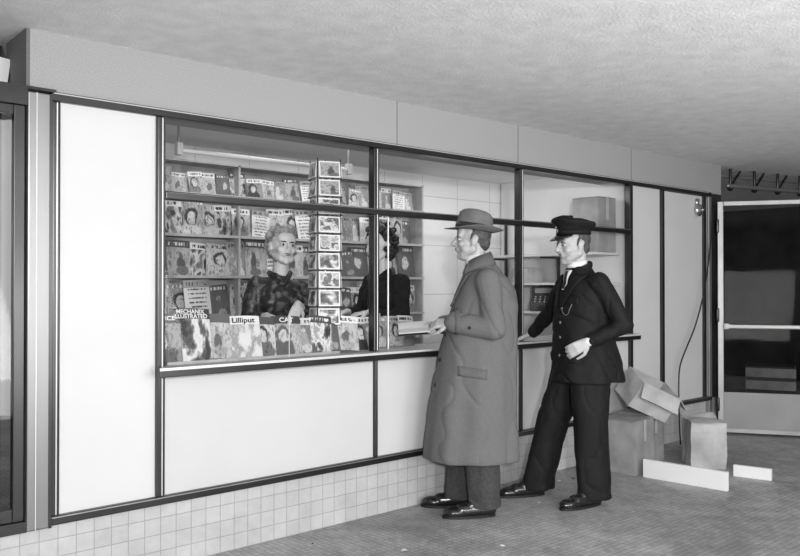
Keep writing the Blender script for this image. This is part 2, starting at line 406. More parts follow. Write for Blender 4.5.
box("door_stile", 0.66, 0.70, -0.02, 0.0, 0.345, 2.13, M_trim, d)

c = empty("service_counter", (1.6, 0, 0.925), "long narrow kiosk counter board with dark metal edge", "counter")
box("counter_top", 0.035, 3.96, -0.085, 0.27, 0.0, 0.03, M_wood, c, 0.004)
box("counter_edge", -0.01, 3.98, -0.10, -0.085, -0.014, 0.032, M_trim, c, 0.004)
box("edge_bead", -0.01, 3.98, -0.104, -0.10, 0.018, 0.031, M_trim_v, c)

# left entrance bay, standing on the tiled base
struct("trim_31", 1.035, 1.135, -0.03, 0.05, 0.30, 2.16, M_jamb, "wide brushed metal jamb", 0.006)
struct("trim_32", 1.068, 1.071, -0.033, -0.03, 0.30, 2.16, M_trim_v, "bright raised bead on the metal jamb")
struct("trim_35", 1.122, 1.135, -0.034, -0.03, 0.30, 2.16, M_trim, "dark edge strip on the metal jamb")
struct("trim_33", -1.2, 1.035, -0.03, 0.05, 2.10, 2.17, M_trim, "dark metal head rail over the entrance")
struct("trim_34", -1.2, 1.15, -0.03, 0.05, 2.17, 2.182, M_trim, "dark metal edge over the entrance")
struct("trim_36", -1.2, 1.035, -0.03, 0.05, 0.30, 0.345, M_trim, "dark metal bottom rail of the glazed bay")
d = empty("door_1", (0.1, 0, 0), "metal-framed glazed screen with curtain behind", "door"); tag(d, kind="structure")
mesh_obj("door_frame", *merge([boxVF(0.885, 0.93, -0.01, 0.03, 0.345, 2.10), boxVF(0.0, 0.06, -0.01, 0.03, 0.345, 2.10),
    boxVF(0.06, 0.885, -0.01, 0.03, 2.06, 2.10), boxVF(0.06, 0.885, -0.01, 0.03, 0.345, 0.40)]), M_trim, d, bevel=0.004)
mesh_obj("door_glass", *sheetVF(0.06, 0.885, 0.008, 0.40, 2.06), glass_mat("entrance_glass", .02, .3, .92), d)
V = []; F = []
for i in range(61):
    for z in (0.78, 2.05):
        V.append((i*0.012, 0.02*math.sin(i*0.9)+0.006*math.sin(i*2.1), z))
for i in range(60): F.append((i*2, i*2+2, i*2+3, i*2+1))
cu = mesh_obj("curtain", V, F, M_greyw, smooth=True); cu.location = (0.28, 0.09, 0)
tag(cu, "pale pleated curtain hanging behind the glazed screen", "curtain")
nt_ = empty("wall_notice", (1.02, 0.24, 2.20), "white card notice with dark edge above the entrance", "sign", rot=(0, 0.12, 0))
box("notice_card", -0.1, 0.0, 0, 0.006, 0, 0.15, M_white, nt_); box("notice_edge", 0.0, 0.006, -0.003, 0.008, 0, 0.15, M_black, nt_)

# ------------------------------------------------------------------ glass swing door at the end
ang = math.atan2(-0.59, 0.37)
M_dfr = mat("dull_door_metal", 0.28, 0.45, 0.6, .15, 4)
d = empty("door_3", (6.90, -0.05, 0.02), "open metal-framed glass door with push bar and kick plate", "door", rot=(0, 0, ang)); tag(d, kind="structure")
mesh_obj("door_frame", *merge([boxVF(0, 0.05, -0.02, 0.02, 0, 2.07), boxVF(0.85, 0.9, -0.02, 0.02, 0, 2.07), boxVF(0.05, 0.85, -0.02, 0.02, 2.03, 2.07), boxVF(0.05, 0.85, -0.02, 0.02, 0.0, 0.04)]), M_dfr, d, bevel=0.004)
box("kick_plate", 0.05, 0.85, -0.012, 0.012, 0.04, 0.36, mat("kick_plate_metal", .22, .5, .3, .1, 3), d)
mesh_obj("door_glass", *sheetVF(0.05, 0.85, 0, 0.36, 2.03), M_glassd, d)
mesh_obj("push_bar", *merge([capsuleVF((0.07, -0.05, 0.95), (0.83, -0.05, 0.95), 0.016, 0.016), boxVF(0.05, 0.09, -0.06, 0.0, 0.925, 0.975), boxVF(0.80, 0.84, -0.06, 0.0, 0.925, 0.975)]), M_white, d, True)
mesh_obj("hinge", *merge([capsuleVF((0, -0.025, z), (0, -0.025, z+0.1), 0.014, 0.014) for z in (0.2, 1.0, 1.8)]), M_trim, d, True)
for (x, y, z0, w_, h_) in ((9.3, .55, 0, .5, .42), (9.9, .1, 0, .45, .62)):
    e = empty("crate", (x, y, 0), "dim wooden crate standing in the corridor", "crate", rot=(0, 0, .4))
    mesh_obj("crate_body", *boxVF(-w_/2, w_/2, -w_/2, w_/2, 0, h_), M_trs, e)
    mesh_obj("crate_slats", *merge([boxVF(-w_/2-.012, w_/2+.012, -w_/2-.015, -w_/2, h_*k/3+.02, h_*(k+1)/3-.02) for k in range(3)]+[boxVF(-w_/2-.015, -w_/2, -w_/2, w_/2, h_*k/3+.02, h_*(k+1)/3-.02) for k in range(3)]), M_card, e)

cr = empty("ceiling_rail", (7.5, -0.35, 2.435), "dark metal pipe rail hung from ceiling brackets", "rail")
mesh_obj("pipe", *merge([capsuleVF((-0.3, 0.35, -0.17), (2.3, -0.25, -0.17), 0.02, 0.02), capsuleVF((-0.3, 0.42, -0.07), (2.3, -0.18, -0.07), 0.014, 0.014)]), M_trim_l, cr, True)
for i in range(8):
    x = -0.2+i*0.33; y = 0.33-x*0.23
    mesh_obj("bracket", *merge([capsuleVF((x, y, -0.19), (x, y, 0), 0.014, 0.014), capsuleVF((x, y, -0.17), (x+0.13, y-0.03, -0.02), 0.012, 0.012), ellVF((x, y, -0.18), (0.035, 0.03, 0.03))]), M_trim, cr, True)

wl = empty("wall_fixture", (6.62, -0.0, 2.0), "small round metal bell on the white door panel", "bell")
mesh_obj("bell_housing", *merge([ellVF((0, -0.025, 0.0), (0.055, 0.03, 0.055)), capsuleVF((0, -.03, 0), (0, -.06, 0), .02, .015), boxVF(-.02, .02, -.02, 0, .04, .10)]), M_chrome, wl, True)
ctrl = [(6.84, -0.04, 2.04), (6.80, -0.05, 1.86), (6.74, -0.06, 1.62), (6.63, -0.07, 1.30), (6.46, -0.08, 1.0), (6.30, -0.08, 0.80), (6.20, -0.08, 0.66), (6.16, -0.09, 0.5), (6.15, -0.10, 0.2), (6.15, -.11, .01)]
pts = []
for i in range(len(ctrl)-1):   # Catmull-Rom through the hanging points
    p0, p1_, p2_, p3 = (Vector(ctrl[max(i-1, 0)]), Vector(ctrl[i]), Vector(ctrl[i+1]), Vector(ctrl[min(i+2, len(ctrl)-1)]))
    for k in range(4):
        t = k/4; pts.append(.5*((2*p1_)+(p2_-p0)*t+(2*p0-5*p1_+4*p2_-p3)*t*t+(3*p1_-p0-3*p2_+p3)*t**3))
pts.append(Vector(ctrl[-1]))
cb = tube("power_cable", pts, 0.006, M_black); tag(cb, "black cable hanging down across the white door panel", "cable")

# ------------------------------------------------------------------ cartons and boards
def crumple(o, amp, cuts=5, seed=0.0):
    bm = bmesh.new(); bm.from_mesh(o.data)
    bmesh.ops.subdivide_edges(bm, edges=[e for e in bm.edges if e.calc_length() > .05], cuts=cuts, use_grid_fill=True)
    for v in bm.verts:
        q = v.co*9+Vector((seed, seed*2, 0)); v.co += Vector((noise.noise(q), noise.noise(q+Vector((7, 0, 0))), noise.noise(q+Vector((0, 7, 0)))*(.6 if v.co.z > .01 else 0)))*amp
    bm.to_mesh(o.data); bm.free()
def carton(label, loc, rot, sx, sy, sz, m, flaps=(), tilt=(0, 0), lid=False, amp=.004):
    e = empty("cardboard_box", loc, label, "box", rot=(tilt[0], tilt[1], rot))
    t = 0.008
    if lid: body = boxVF(-sx/2, sx/2, -sy/2, sy/2, 0, sz)
    else: body = merge([boxVF(-sx/2, sx/2, -sy/2, sy/2, 0, t), boxVF(-sx/2, sx/2, -sy/2, -sy/2+t, 0, sz), boxVF(-sx/2, sx/2, sy/2-t, sy/2, 0, sz),
                  boxVF(-sx/2, -sx/2+t, -sy/2, sy/2, 0, sz), boxVF(sx/2-t, sx/2, -sy/2, sy/2, 0, sz)])
    o = mesh_obj("box_body", *body, m, e); crumple(o, amp, 5, loc[0])
    fw = sy*0.42
    for ax, s, aa in flaps:
        if ax == 'y':
            M = Matrix.Translation((0, s*sy/2, sz)) @ Matrix.Rotation(aa, 4, 'X')
            o = mesh_obj("flap", *xf(boxVF(-sx/2, sx/2, 0 if s > 0 else -fw, fw if s > 0 else 0, 0, t*0.7), M), m, e)
        else:
            M = Matrix.Translation((s*sx/2, 0, sz)) @ Matrix.Rotation(aa, 4, 'Y')
            o = mesh_obj("flap", *xf(boxVF(0 if s > 0 else -fw, fw if s > 0 else 0, -sy/2, sy/2, 0, t*0.7), M), m, e)
        crumple(o, amp*1.5, 5, loc[1]+aa)
    if lid:
        for a_, b_ in ((-sx/2, -.003), (.003, sx/2)):
            o = mesh_obj("flap", *boxVF(a_, b_, -sy/2, sy/2, sz+.002, sz+.007), m, e); crumple(o, amp, 4, loc[0])
    mesh_obj("packing_tape", *boxVF(-0.02, 0.02, -sy/2-0.004, -sy/2-.003, sz*.6, sz+.005), M_card2, e)
    return e
carton("upright corrugated carton standing on the floor", (5.08, -0.29, 0), 0.12, 0.30, 0.28, 0.37, M_card, lid=True, amp=.006)
carton("open pale carton tilted on top of two other cartons", (5.30, -0.26, 0.435), -0.45, 0.33, 0.28, 0.21, M_card2, (('y', -1, 1.0), ('x', 1, .6)), (0.36, 0.42), amp=.008)
carton("tall narrow carton standing behind the others", (5.43, -0.19, 0), 0.08, 0.28, 0.24, 0.37, M_card, lid=True, amp=.006)
carton("small crumpled, mostly closed pale package on the floor", (5.62, -0.60, 0), 0.75, 0.25, 0.25, 0.33, M_card2, (('x', 1, -.3),), lid=True, amp=.018)
def board(p, q, h, t, lab):
    p = Vector((*p, 0)); q = Vector((*q, 0)); L = (q-p).length; a = math.atan2(q.y-p.y, q.x-p.x)
    o = box("wooden_board", 0, L, -t/2, t/2, 0, h, M_white, bevel=0.003); o.location = p; o.rotation_euler = (0, 0, a); tag(o, lab, "board")
board((4.97, -0.50), (5.03, -1.08), 0.125, 0.03, "white painted plank standing on edge by the cartons")
board((5.47, -0.90), (5.53, -1.14), 0.08, 0.03, "short white plank lying on the floor")
rl = random.Random(5)
for i in range(9):
    x = rl.uniform(2.2, 5.4); y = rl.uniform(-1.5, -.15); s_ = rl.uniform(.008, .022)
    V = []; k_ = 8
    for j in range(k_):
        a = 2*pi*j/k_; r_ = s_*rl.uniform(.5, 1.1); V.append((r_*math.cos(a), r_*math.sin(a), .002+rl.uniform(0, .006)))
    V.append((0, 0, .010)); F = [(j, (j+1) % k_, k_) for j in range(k_)]+[tuple(range(k_-1, -1, -1))]
    o = mesh_obj("paper_scrap", V, F, M_paper if i % 3 else M_trs); o.location = (x, y, 0); tag(o, "small crumpled scrap lying on the dusty floor", "litter", group="scraps on the floor")
# ------------------------------------------------------------------ magazines
MAGMESH = {}
def mag_mesh(w, h, mi, bow):
    key = (round(w, 3), round(h, 3), mi, bow)
    if key in MAGMESH: return MAGMESH[key]
    V = []; F = []; t = 0.006; N = 6
    for i in range(N+1):
        u = i/N; x = (u-0.5)*w; y = -bow*math.sin(pi*u)*0.010
        tt = t*(0.5+0.5*min(1, 3*(1-u)))
        for z in (0, h): V += [(x, y, z), (x, y+tt, z)]
    for i in range(N):
        a = i*4; b = a+4
        F += [(a, b, b+2, a+2), (a+1, a+3, b+3, b+1), (a, a+1, b+1, b), (a+2, b+2, b+3, a+3)]
    F += [(0, 2, 3, 1), (N*4, N*4+1, N*4+3, N*4+2)]
    me = bpy.data.meshes.new("magazine"); me.from_pydata(V, [], F); me.materials.append(COVERS[mi]); me.update()
    MAGMESH[key] = me; return me
def magazine(loc, w, h, mi, tilt, yaw, roll, group, where, bow=1, name="magazine"):
    o = bpy.data.objects.new(name, mag_mesh(w, h, mi, bow)); link(o)
    o.matrix_world = Matrix.Translation(loc) @ Matrix.Rotation(yaw, 4, 'Z') @ Matrix.Rotation(-tilt, 4, 'X') @ Matrix.Rotation(roll, 4, 'Y')
    tag(o, "%s cover %s %s" % (TONES[mi], name.replace("_", " "), where), "magazine" if name == "magazine" else "book", group=group)
    return o
rk = empty("magazine_rack", (1.9, 1.2, 0), "tall wooden wall rack with narrow display ledges", "shelf")
rows = [(1.935, 0.16, 0.12, 0.105), (1.665, 0.225, 0.165, 0.13), (1.395, 0.235, 0.17, 0.135), (1.115, 0.24, 0.175, 0.14), (0.83, 0.22, 0.16, 0.2)]
for z, h, w, s in rows:
    mesh_obj("ledge", *merge([boxVF(0, 2.55, 0.0, 0.18, z-0.010, z), boxVF(0, 2.55, -0.008, 0.0, z-0.010, z+0.008)]), M_wood, rk)
mesh_obj("ledge", *boxVF(0, 2.55, 0.0, 0.18, 2.14, 2.150), M_wood, rk)
for X in (0, 0.84, 1.68, 2.53):
    box("upright", X, X+0.015, 0.0, 0.18, 0.0, 2.15, M_wood, rk)
box("back_board", 0, 2.55, 0.165, 0.178, 0.0, 2.15, M_wood, rk)
k = 0
ordn = ["top", "second", "third", "fourth", "lowest"]
last = -1
for ri, (z, h, w, s) in enumerate(rows[:4]):
    X = 2.02
    while X < 4.37:
        hh = h*random.choice([0.86, 0.94, 1.0, 1.08]); mi = random.randrange(NC)
        if mi == last: mi = (mi+5) % NC
        last = mi
        magazine((X, 1.220+0.010*(k % 4), z+.002), w*random.choice([.85, 1, 1.05]), hh, mi, 0.13+random.uniform(-.03, .05), 0, random.uniform(-.10, .10), "reading matter on the %s rack ledge" % ordn[ri],
                     "leaning on the %s rack ledge" % ordn[ri], 0 if ri == 0 else 1, "paperback_book" if ri == 0 else "magazine")
        k += 1
        X += s*random.uniform(0.85, 1.2)
# front display stand and magazines on the counter
ds = empty("display_stand", (1.68, 0.05, 0.955), "sloping display stand on the counter behind the glass", "stand")
mesh_obj("stand_slope", *xf(boxVF(0, 1.03, 0, 0.01, 0, 0.18), Matrix.Translation((0, 0.125, 0.0)) @ Matrix.Rotation(-0.40, 4, 'X')), M_wood, ds)
box("stand_lip", 0, 1.03, -0.036, -0.031, 0, 0.014, M_wood, ds)
#        X      w    h    cover roll depth
front = [(1.690, .18, .250, 14, -.02, .066), (1.825, .195, .275, 15, .02, .042), (1.985, .150, .240, 16, .05, .074), (2.125, .180, .23, 17, .00, .040), (2.262, .155, .215, 18, .05, .074), (2.385, .165, .22, 19, .03, .042),
         (2.500, .15, .205, 1, .02, .070), (2.595, .15, .21, 10, .10, .050), (2.69, .15, .195, 12, -.05, .066), (2.785, .15, .205, 9, .08, .046), (2.875, .135, .20, 11, .03, .064)]
fm = []
for i, (X, w, h, mi, rl_, dy) in enumerate(front):
    fm.append(magazine((X, dy, 0.960+.5*w*math.sin(abs(rl_))), w, h, mi, 0.36, -0.24, rl_, "magazines on the counter display", "propped on the counter display stand"))
def title(o, s, size, m, z, width):
    return text_mesh("title_lettering", s, size, m, o, (0, -0.0115, z), width=width)
title(fm[0], "SCIENCE", 0.030, M_white, 0.214, .135)
title(fm[1], "MECHANIX\nILLUSTRATED", 0.031, M_white, 0.247, .165)
title(fm[3], "Lilliput", 0.038, M_iris, 0.192, .145)
title(fm[5], "CAT", 0.036, M_white, 0.184, .08)
for i, X in enumerate((3.05, 3.16, 3.27, 3.38)):
    magazine((X, 0.20, 0.957), .13, .19, (i*3+1) % 10, 0.2, 0, 0.02*i, "magazines propped behind the counter pane", "standing on the counter by the service pane")
for X in (2.37, 2.99):
    ps = empty("price_clip", (X, -0.006 if X < 2.5 else 0.012, 0.955), "thin white price clip standing on the counter", "clip")
    if X < 2.5: ps.location.y = 0.014
    mesh_obj("clip_rod", *capsuleVF((0, 0, 0), (0, 0, 0.21), 0.003, 0.003), M_greyw, ps, True); box("clip_card", -0.008, 0.008, -0.004, 0.004, 0.17, 0.22, M_greyw, ps)

# postcard spinner rack
PRL = (2.735, 0.195, 0.955); PRR = -0.30
pr = empty("postcard_rack", PRL, "revolving wire rack full of landscape picture postcards", "rack", rot=(0, 0, PRR))
mesh_obj("rack_pole", *merge([capsuleVF((0, 0, 0), (0, 0, 1.11), 0.008, 0.008), loftVF([(0, 0, 0, .06, .06, 0), (0, 0, .012, .055, .055, 0), (0, 0, .02, .02, .02, 0)], 24)]), M_chrome, pr, True)
wires = []
NR = 9; DP = .1055
for kq in range(4):
    R = Matrix.Rotation(kq*pi/2, 4, 'Z')
    for x in (-.068, .068): wires.append(xf(capsuleVF((x, -.070, .14), (x, -.070, 1.11), .0025, .0025, 6), R))
    for r in range(NR):
        z = .155+r*DP
        wires.append(xf(capsuleVF((-.068, -.086, z), (.068, -.086, z), .0022, .0022, 6), R))
        wires.append(xf(capsuleVF((-.068, -.086, z), (-.068, -.070, z), .0022, .0022, 6), R))
        wires.append(xf(capsuleVF((.068, -.086, z), (.068, -.070, z), .0022, .0022, 6), R))
        wires.append(xf(capsuleVF((0, -.070, z), (0, 0, z), .002, .002, 6), R))
mesh_obj("wire_frame", *merge(wires), M_trim, pr, True)
pc_m = [cover_mat(20+i, *a) for i, a in enumerate([("scene", .60, None, None, .03, .30, .10), ("scene", .30, None, None, .15, .62, .06), ("figure", .50, None, None, .06, .14, .06), ("scene", .66, None, None, .07, .25, .05)])]
def pc_mesh(m):
    V, F = boxVF(-.056, .056, -.0014, .0012, .008, .086); n0 = len(F)
    V2, F2 = boxVF(-.064, .064, -.0008, .0016, 0, .094)
    VV, FF = merge([(V, F), (V2, F2)])
    me = bpy.data.meshes.new("postcard"); me.from_pydata(VV, [], FF); me.materials.append(m); me.materials.append(M_white)
    for i, p in enumerate(me.polygons): p.material_index = 0 if i < n0 else 1
    return me
pcm = [pc_mesh(m) for m in pc_m]
base = Matrix.Translation(PRL) @ Matrix.Rotation(PRR, 4, 'Z')
for kq in range(4):
    for r in range(NR):
        o = bpy.data.objects.new("postcard", pcm[random.randrange(4)]); link(o)
        o.matrix_world = base @ Matrix.Rotation(kq*pi/2, 4, 'Z') @ Matrix.Translation((random.uniform(-.002, .002), -.082, .158+r*DP)) @ Matrix.Rotation(-0.10, 4, 'X') @ Matrix.Rotation(random.uniform(-.02, .02), 4, 'Y')
        tag(o, "landscape picture postcard with white border in the wire rack", "postcard", group="postcards in the revolving rack")

fl = empty("fluorescent_lamp", (2.0, 0.6, 2.10), "thin pale fluorescent tube under the kiosk ceiling", "lamp")
mesh_obj("tube", *capsuleVF((0.04, 0, 0), (1.19, 0, 0), 0.013, 0.013), M_greyw, fl, True)
for x in (0, 1.2):
    mesh_obj("lamp_holder", *boxVF(x, x+.035, -.022, .022, -.03, .04), M_card2, fl, bevel=.004)
    mesh_obj("hanger_rod", *boxVF(x+.012, x+.02, -.004, .004, .04, .18), M_trim_l, fl)

sh = empty("wall_shelf", (5.595, 0.10, 0), "pale shelves fixed on the end wall inside the kiosk", "shelf")
for z in (1.60, 1.36, 1.12): box("shelf_board", -0.32, 0, 0, 1.25, z-0.02, z, M_greyw, sh)
for y in (0.6, 1.2): mesh_obj("bracket", *merge([boxVF(-0.02, 0, y, y+.02, 1.0, 1.9)]+[boxVF(-.25, -.02, y, y+.02, z-.035, z-.02) for z in (1.60, 1.36, 1.12)]), M_trim, sh)
carton("brown cardboard carton on the upper kiosk shelf", (5.43, 0.235, 1.603), 0.0, 0.24, 0.25, 0.43, M_card, lid=True)
carton("dark narrow carton on the lower kiosk shelf", (5.44, 0.45, 1.123), 0.0, 0.20, 0.17, 0.20, M_trs, lid=True)
carton("small pale carton on the middle kiosk shelf", (5.44, 0.93, 1.363), 0.0, 0.20, 0.16, 0.12, M_card2, lid=True)
rg = empty("cash_register", (5.42, 0.72, 1.122), "dark metal cash register on the kiosk shelf", "cash register", rot=(0, 0, -1.0))
V = [(-.12, -.12, 0), (.12, -.12, 0), (.12, .12, 0), (-.12, .12, 0), (-.12, -.12, .06), (.12, -.12, .06), (.12, .0, .13), (-.12, .0, .13), (.12, .0, .21), (-.12, .0, .21), (.12, .12, .21), (-.12, .12, .21)]
F = [(0, 3, 2, 1), (0, 1, 5, 4), (4, 5, 6, 7), (7, 6, 8, 9), (9, 8, 10, 11), (11, 10, 2, 3), (1, 2, 10, 8, 6, 5), (0, 4, 7, 9, 11, 3)]
mesh_obj("register_body", V, F, M_trs, rg, bevel=.008)
mesh_obj("key_block", *merge([ellVF((-.08+.04*i, -.10+.035*j, .078+.02*j), (.008, .008, .007), nu=8, nv=6) for i in range(5) for j in range(3)]), M_card2, rg, True)
box("display_window", -.09, .09, -.006, 0, .15, .19, M_card, rg); box("cash_drawer", -.11, .11, -.128, -.12, .005, .05, M_trim, rg)
bt = empty("ink_bottle", (3.75, 0.12, 0.955), "small dark glass bottle with cap on the counter", "bottle")
mesh_obj("bottle_body", *loftVF([(0, 0, 0, .025, .025, 0), (0, 0, .05, .025, .025, 0), (0, 0, .06, .012, .012, 0), (0, 0, .075, .012, .012, 0)], 20), M_shoe, bt, True)
mesh_obj("bottle_cap", *loftVF([(0, 0, .072, .015, .015, 0), (0, 0, .09, .014, .014, 0)], 20), M_white, bt, True)

# ------------------------------------------------------------------ people
def hand_parts(w, d, nrm, curl=0.5, thumb=1, sc=1.0, ends=None):
    w = Vector(w); d = Vector(d).normalized(); nrm = Vector(nrm); nrm = (nrm-d*nrm.dot(d)).normalized(); s = d.cross(nrm)
    P = []
    P.append(capsuleVF(w-d*.02, w+d*.03*sc, .026*sc, .032*sc, flat=nrm, k=.62))
    for i in (-1.4, -.5, .5, 1.4):
        P.append(capsuleVF(w+d*.02*sc+s*i*.012*sc, w+d*.088*sc+s*i*.020*sc, .015*sc, .0125*sc))
    L = {(-1.4): .80, (-.5): .97, (.5): 1.06, (1.4): .97}
    for i in (-1.4, -.5, .5, 1.4):
        q = w+d*.090*sc+s*i*.0215*sc; a = 0.15; l = L[i if thumb > 0 else -i]
        for kk, (ln, r0, r1) in enumerate(((.042, .0098, .009), (.027, .009, .0082), (.020, .0082, .007))):
            a += curl*(0.7 if kk == 0 else 1.0)
            dd = (d*math.cos(a)+nrm*math.sin(a)+s*i*.03).normalized()
            q2 = q+dd*ln*l*sc; P.append(capsuleVF(q, q2, r0*sc, r1*sc, 10)); q = q2
    q = w+d*.025*sc+s*thumb*.028*sc
    dd = (d*.75+s*thumb*.65+nrm*.3).normalized(); q2 = q+dd*.040*sc; P.append(capsuleVF(q, q2, .014*sc, .0115*sc, 10))
    dd = (d*.95+s*thumb*.15+nrm*.4).normalized(); q3 = q2+dd*.030*sc; P.append(capsuleVF(q2, q3, .0115*sc, .010*sc, 10))
    dd = (d*1.0+nrm*.4).normalized(); P.append(capsuleVF(q3, q3+dd*.022*sc, .010*sc, .008*sc, 10))
    return P
def head_parts(fem=False, full=0.0):
    j = .9 if fem else 1.0+.5*full
    P = [ellVF((0, .012, .030), (.076, .094, .086)), ellVF((0, -.030, -.030), (.061*j, .060, .072)), capsuleVF((-.03*j, -.035, -.065), (0, -.068, -.092), .03*j, .021*j), capsuleVF((.03*j, -.035, -.065), (0, -.068, -.092), .03*j, .021*j),
         capsuleVF((-.052*j, .0, -.05), (-.03, -.05, -.075), .024*j, .024*j), capsuleVF((.052*j, .0, -.05), (.03, -.05, -.075), .024*j, .024*j),
         ellVF((0, -.055, .045), (.058, .036, .045)), capsuleVF((-.040, -.070, .030), (.040, -.070, .030), .016*j, .016*j),
         capsuleVF((0, -.088, .020), (0, -.113+.010*fem, -.022), .008*j, .0125*j), ellVF((0, -.096+.004*fem, -.027), (.019*j, .014, .010)),
         ellVF((-.036, -.062, -.022), (.024, .022, .02)), ellVF((.036, -.062, -.022), (.024, .022, .02)),
         ellVF((0, -.078, -.052), (.03, .018, .02)), ellVF((0, -.090, -.048), (.020, .009, .006)), ellVF((0, -.088, -.060), (.018, .009, .007))]
    if full > 0:
        P += [ellVF((s*.045, -.030, -.050), (.030, .040, .034)) for s in (-1, 1)] + [ellVF((0, -.040, -.098), (.045, .040, .022))]
    for s in (-1, 1):
        P.append(ellVF((s*.078, .010, .0), (.010, .020, .032), Matrix.Rotation(-.2, 3, 'X'))); P.append(ellVF((s*.083, .018, .012), (.006, .016, .018)))
    return P
def person(name, loc, rotz, label, J, skin, fem=False, voxel=.0055):
    e = empty(name, loc, label, "person", rot=(0, 0, rotz))
    H = Matrix.Translation(J["head"]) @ Euler(J.get("hrot", (0, 0, 0))).to_matrix().to_4x4()
    P = [xf(p, H) for p in head_parts(fem, J.get("full", 0))]
    nb = Vector(J["neck"]); k = .86 if fem else 1.0
    P.append(capsuleVF(nb-Vector((0, 0, .05)), H @ Vector((0, .022, -.05)), .056*k, .054*k))
    pel = Vector(J["pelvis"])
    rings = []
    for t, rx, ry in ((0, .13, .09), (.12, .15, .10), (.3, .14, .095), (.42, .125*k, .09*k), (.65, .14*k, .085), (.82, .135*k, .075), (.92, .09*k, .055), (.96, .05, .045)):
        c_ = pel.lerp(nb, t); rings.append((c_.x, c_.y, c_.z-.06*(1-t), rx, ry, 0))
    P.append(loftVF(rings, 32))
    for s in ("L", "R"):
        sh, el, wr = (Vector(J[q+s]) for q in ("sh", "el", "wr"))
        P.append(capsuleVF(nb+Vector((0, 0, -.09)), sh, .045, .042*k)); P.append(capsuleVF(sh, el, .045*k, .038*k)); P.append(capsuleVF(el, wr, .038*k, .026*k))
        hd, hn, cl, th = J["hand"+s]; P += hand_parts(wr+Vector(hd).normalized()*.01, hd, hn, cl, th, .9 if fem else 1.0)
        hp, kn, an = (Vector(J[q+s]) for q in ("hip", "kn", "an"))
        P.append(capsuleVF(hp, kn, .08, .052)); P.append(capsuleVF(kn, an, .052, .034)); P.append(capsuleVF(an, an+Vector((0, -.10, -.045)), .034, .022))
    b = blob("body", P, skin, e, voxel, 2)
    for s in (-1, 1):
        ev = mesh_obj("eye", *xf(ellVF((s*.030, -.0765, .006), (.0145, .0115, .0075)), H), M_eye, e, True)
        mesh_obj("iris", *xf(ellVF((s*.030, -.0860, .006), (.0070, .004, .0070)), H), M_iris, ev, True)
        mesh_obj("eyebrow", *xf(capsuleVF((s*.016, -.0875, .024), (s*.047, -.078, .027), .0045, .003), H), M_hair_d, e, True)
    mesh_obj("lips", *xf(merge([ellVF((0, -.0945, -.049), (.021, .0065, .0045)), ellVF((0, -.0925, -.058), (.017, .0065, .005))]), H), M_lip, e, True)
    return e, H
def shoe(parent, x, y, yaw, L=.29):
    M = Matrix.Translation((x, y, 0)) @ Matrix.Rotation(yaw, 4, 'Z')
    P = [ellVF((0, -.17, .030), (.048, .075, .034)), capsuleVF((0, -.13, .038), (0, .02, .045), .045, .040), ellVF((0, .03, .045), (.038, .045, .045)), capsuleVF((0, -.085, .058), (0, .01, .095), .037, .046)]
    s = blob("shoe", [xf(p, M) for p in P], M_shoe, parent, .005, 2, clampz=.014)
    V = []; n_ = 28
    for z in (0, .016):
        for i in range(n_):
            t = 2*pi*i/n_; yy = math.sin(t); w = .046 + .010*(-yy) ; V.append(M @ Vector((w*math.cos(t), -.09+yy*.158, z)))
    F = [tuple(range(n_-1, -1, -1)), tuple(range(n_, 2*n_))]+[(i, (i+1) % n_, n_+(i+1) % n_, n_+i) for i in range(n_)]
    mesh_obj("sole", V, F, M_black, s)
    lc = [xf(capsuleVF((-.018, -.085-.016*i, .092-.008*i), (.018, -.093-.016*i, .092-.008*i), .0028, .0028, 6), M) for i in range(3)]
    mesh_obj("laces", *merge(lc), M_black, s, True)
def leg_loft(pts, folds=5, ph=0):
    return loftVF([(x, y, z, rx, ry, a) for x, y, z, rx, ry, a in pts], 32, folds, ph)
def button(name, tree, org, dr, parent, m, r=.011):
    hit = tree.ray_cast(Vector(org), Vector(dr).normalized())
    if hit[0] is None: return
    q = hit[1].to_track_quat('Z', 'Y').to_matrix().to_4x4()
    mesh_obj(name, *xf(loftVF([(0, 0, -.002, r, r, 0), (0, 0, .003, r, r, 0), (0, 0, .005, r*.7, r*.7, 0)], 14), Matrix.Translation(hit[0]) @ q), m, parent, True)
def patch(name, tree, corners_fn, nu, nv, dr, parent, m, off=.004, th=.004):
    """grid draped on a surface by ray casting (flaps, lapels)"""
    V = []; F = []
    for i in range(nu+1):
        for j in range(nv+1):
            p = Vector(corners_fn(i/nu, j/nv)); h = tree.ray_cast(p, Vector(dr).normalized())
            if h[0] is None: h = (p+Vector(dr)*.2, -Vector(dr))
            V.append(h[0]+h[1]*off)
    for i in range(nu):
        for j in range(nv):
            a = i*(nv+1)+j; F.append((a, a+1, a+nv+2, a+nv+1))
    o = mesh_obj(name, V, F, m, parent, True); s = o.modifiers.new("s", 'SOLIDIFY'); s.thickness = th; s.offset = 0
    return o

